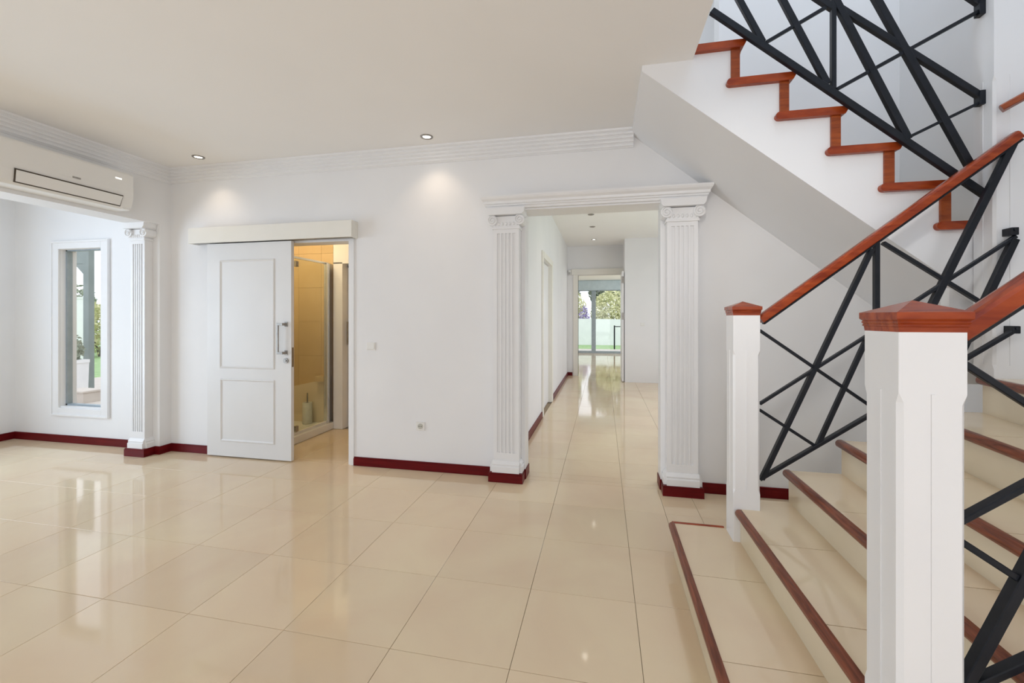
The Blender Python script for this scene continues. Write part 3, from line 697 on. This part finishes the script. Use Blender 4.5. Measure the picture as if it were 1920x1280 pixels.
YU = 2.585
t = thing('upper_stair_railing', 'dark metal railing of crossed bars along the upper flight', 'railing', (1.2, YU, 2.0))
def useg(n, p, q, w, th, m='metal'):
    k = 1 if 'thin' in n else .64; bm = B(); bar(bm, px(*p, YU), px(*q, YU), w*k, .014 if 'thin' in n else .024); return obj(n, bm, M[m], t)
def hr(x, y, dx, dy):   # where a bar that runs through pixel x, y meets the handrail line
    sl = .668; u = (15-sl*(1850-x)-y)/(dy-sl*dx); return (x+u*dx, y+u*dy)
a, b = px(1850, 8, YU), px(1230, 8-.668*620, YU)
useg('under_rail', (1850, 15), (1230, 15-.668*620), .05, .03)
bm = B(); up = Vector((0, 0, .045)); sweep(bm, (a+up, b+up), RAILP); obj('handrail', bm, M['wood_x'], t)
useg('bottom_rail', (1334, 21), (1848, 366), .052, .036)
useg('post', (1562, 168), hr(1562, 0, 0, -1), .034, .034)
useg('steep_bar', (1822, 318), hr(1644, 0, -173, -306), .052, .036)
useg('steep_bar', (1702, 262), hr(1575, 17, -124, -237), .05, .036)
useg('steep_bar', (1551, 158), hr(1468, 0, -83, -155), .05, .036)
useg('steep_bar', (1430, 80), hr(1386, 0, -41, -74), .048, .036)
useg('cross_bar', (1848, 187), (1556, 4), .046, .036)
useg('cross_bar', (1562, 16), (1320, -143), .05, .036)
useg('thin_bar', (1436, 80), (1562, 6), .017, .022)
useg('thin_bar', (1568, 168), (1848, 14), .017, .022)
useg('thin_bar', (1702, 258), (1846, 188), .014, .018)
for p in ((1845, 186), (1845, 18)):
    c = px(*p, YU); bm = B(); box(bm, c.x-.03, c.x+.006, YU-.02, YU+.02, c.z-.03, c.z+.04, .003); obj('wall_bracket', bm, M['metal'], t)

# ------------------------------------------------------------------ outside
bm = B(); box(bm, -40, 20, 3.75, 45, -.35, -.16)
tag(obj('lawn', bm, M['grass']), kind='structure')
bm = B(); box(bm, -12, -4.7, 3.72, 8.2, -.16, -.10); box(bm, -3, 3.5, 16.7, 19.2, -.16, -.03)
tag(obj('ground_terrace', bm, M['terracotta']), kind='structure')
def leaves(bm, cx, cy, cz, rx, ry, rz, n, s):
    for _ in range(n):
        while True:
            p = Vector((random.uniform(-1, 1), random.uniform(-1, 1), random.uniform(-1, 1)))
            if .25 < p.length < 1: break
        c = Vector((cx+p.x*rx, cy+p.y*ry, cz+p.z*rz))
        u = Vector((random.gauss(0, 1), random.gauss(0, 1), random.gauss(0, 1))).normalized(); w = u.orthogonal().normalized()
        k = s*random.uniform(.6, 1.3)
        v = [bm.verts.new(c+u*k), bm.verts.new(c+w*k*.45), bm.verts.new(c-u*k), bm.verts.new(c-w*k*.45)]
        bm.faces.new(v)
def bush(label, x, y, z0, r, h, leafm='leaf', n=900, s=.09):
    t = thing('garden_shrub', label, 'shrub', (x, y, z0))
    bm = B(); leaves(bm, x, y, z0+h*.55, r, r*.8, h*.5, n, s); tag(obj('foliage', bm, M[leafm], t), kind='stuff')
    bm = B()
    for k in range(4):
        a = k*1.6; tube(bm, (x, y, z0), (x+math.cos(a)*r*.4, y+math.sin(a)*r*.4, z0+h*.6), .03, 7, .012)
    obj('stems', bm, M['bark'], t)
def tree(label, x, y, h, r, trunk=.12):
    t = thing('garden_tree', label, 'tree', (x, y, -.16))
    bm = B(); tube(bm, (x, y, -.16), (x+.1, y, h*.6), trunk, 9, trunk*.6)
    for k in range(5):
        a = k*1.3; tube(bm, (x+.05, y, h*(.35+.06*k)), (x+math.cos(a)*r*.8, y+math.sin(a)*r*.5, h*(.6+.07*k)), trunk*.4, 6, .02)
    obj('trunk', bm, M['bark'], t)
    bm = B(); leaves(bm, x, y, h*.72, r, r*.8, h*.32, 1500, .15); tag(obj('foliage', bm, M['leafdark'], t), kind='stuff')
bm = B(); prism(bm, [(-9, -.16), (4, -.16), (4, 1.20), (-9, 1.42)], 'y', 24, 24.2)
tag(obj('garden_wall', bm, M['render']), 'white rendered garden wall with hedge behind, seen down the hall', 'wall')
bush('yellow green hedge shrub behind the garden wall, left of the door mullion', -1.9, 25.6, -.16, 1.0, 3.0, 'leaf', 2600, .10)
bush('yellow green hedge shrub behind the garden wall, right of the door mullion', .5, 25.8, -.16, 1.25, 3.0, 'leaf', 3200, .10)
bush('lilac flowering shrub above the garden wall, seen through the left glass door', -1.05, 24.6, -.16, .35, 2.1, 'lilac', 600, .06)
tree('dark tree behind the hedge, seen in the right pane of the far glass door', .9, 28.5, 5.6, 1.1)
tree('slim tree behind the hedge, close to the mullion of the far door', -.2, 31.0, 5.2, .9, .09)
tree('thin tree behind the hedge, seen in the left pane of the far door', -2.2, 28.8, 5.0, .8, .09)
t = thing('garden_post', 'thin dark metal post with a side arm on the far lawn', 'post', (.4, 20.5, -.16))
p0 = atY(1152, 610, 20.5)
bm = B(); bar(bm, (p0.x, 20.5, -.16), (p0.x, 20.5, p0.z), .06, .06); bar(bm, (p0.x-.03, 20.5, p0.z-.05), (p0.x+.5, 20.5, p0.z-.05), .04, .04); obj('frame', bm, M['metal'], t)

# side garden seen through the alcove window
YP = 6.6
a, b = atY(156, 600, YP).x, atY(173, 600, YP).x
zb = atY(150, 494, YP).z
b = atY(166, 600, YP).x; bm = B(); box(bm, a, b, YP, YP+.10, -.10, zb); box(bm, a-4, b, YP, YP+.10, zb, zb+.5)
prism(bm, [(a-.25, zb+.001), (a, zb+.001), (a, zb-.22)], 'y', YP+.01, YP+.09)
o = tag(obj('porch_frame', bm, M['porch']), 'grey green porch pillar and beam outside the alcove window', 'porch')
p = atY(140, 700, 6.2)
t = thing('planter', 'tall white square planter on the terrace outside the alcove window', 'planter', (p.x, 6.2, -.1))
x0, x1 = atY(121, 700, 6.2).x, atY(144, 700, 6.2).x; zt = atY(140, 675, 6.2).z
bm = B(); prism(bm, [(x0+.03, -.1), (x1-.03, -.1), (x1, zt-.06), (x1+.015, zt-.06), (x1+.015, zt), (x0-.015, zt), (x0-.015, zt-.06), (x0, zt-.06)], 'y', 6.05, 6.4); obj('pot', bm, M['planter'], t)
bm = B(); leaves(bm, (x0+x1)/2, 6.22, zt+.22, .2, .16, .26, 160, .07); tag(obj('foliage', bm, M['leafdark'], t), kind='stuff')
x0, x1 = atY(115, 740, 5.6).x, atY(156, 740, 5.6).x; zt = atY(140, 733, 5.6).z
bm = B(); box(bm, x0, x1, 5.6, 5.9, -.10, zt-.03); box(bm, x0-.02, x1+.02, 5.58, 5.92, zt-.03, zt, .004)
tag(obj('terrace_curb', bm, M['terracotta']), 'low beige wall on the terrace under the white planter', 'low wall')
zt = atY(140, 560, 12).z
bm = B(); box(bm, atY(60, 600, 12).x, atY(158, 600, 12).x, 12, 12.2, -.16, zt); box(bm, atY(60, 600, 12).x, atY(158, 600, 12).x, 11.97, 12.23, zt, zt+.06)
tag(obj('boundary_wall', bm, M['render']), 'pale boundary wall beyond the porch outside the alcove window', 'wall')
p = atY(135, 600, 14); bush('green shrub above the boundary wall outside the alcove window', p.x, 14, -.16, 1.1, 2.8, 'leafdark', 900, .12)
p = atY(186, 600, 13); bush('yellow green shrub right of the porch pillar outside the alcove window', p.x, 13, -.16, .8, 2.0, 'leaf', 800, .10)
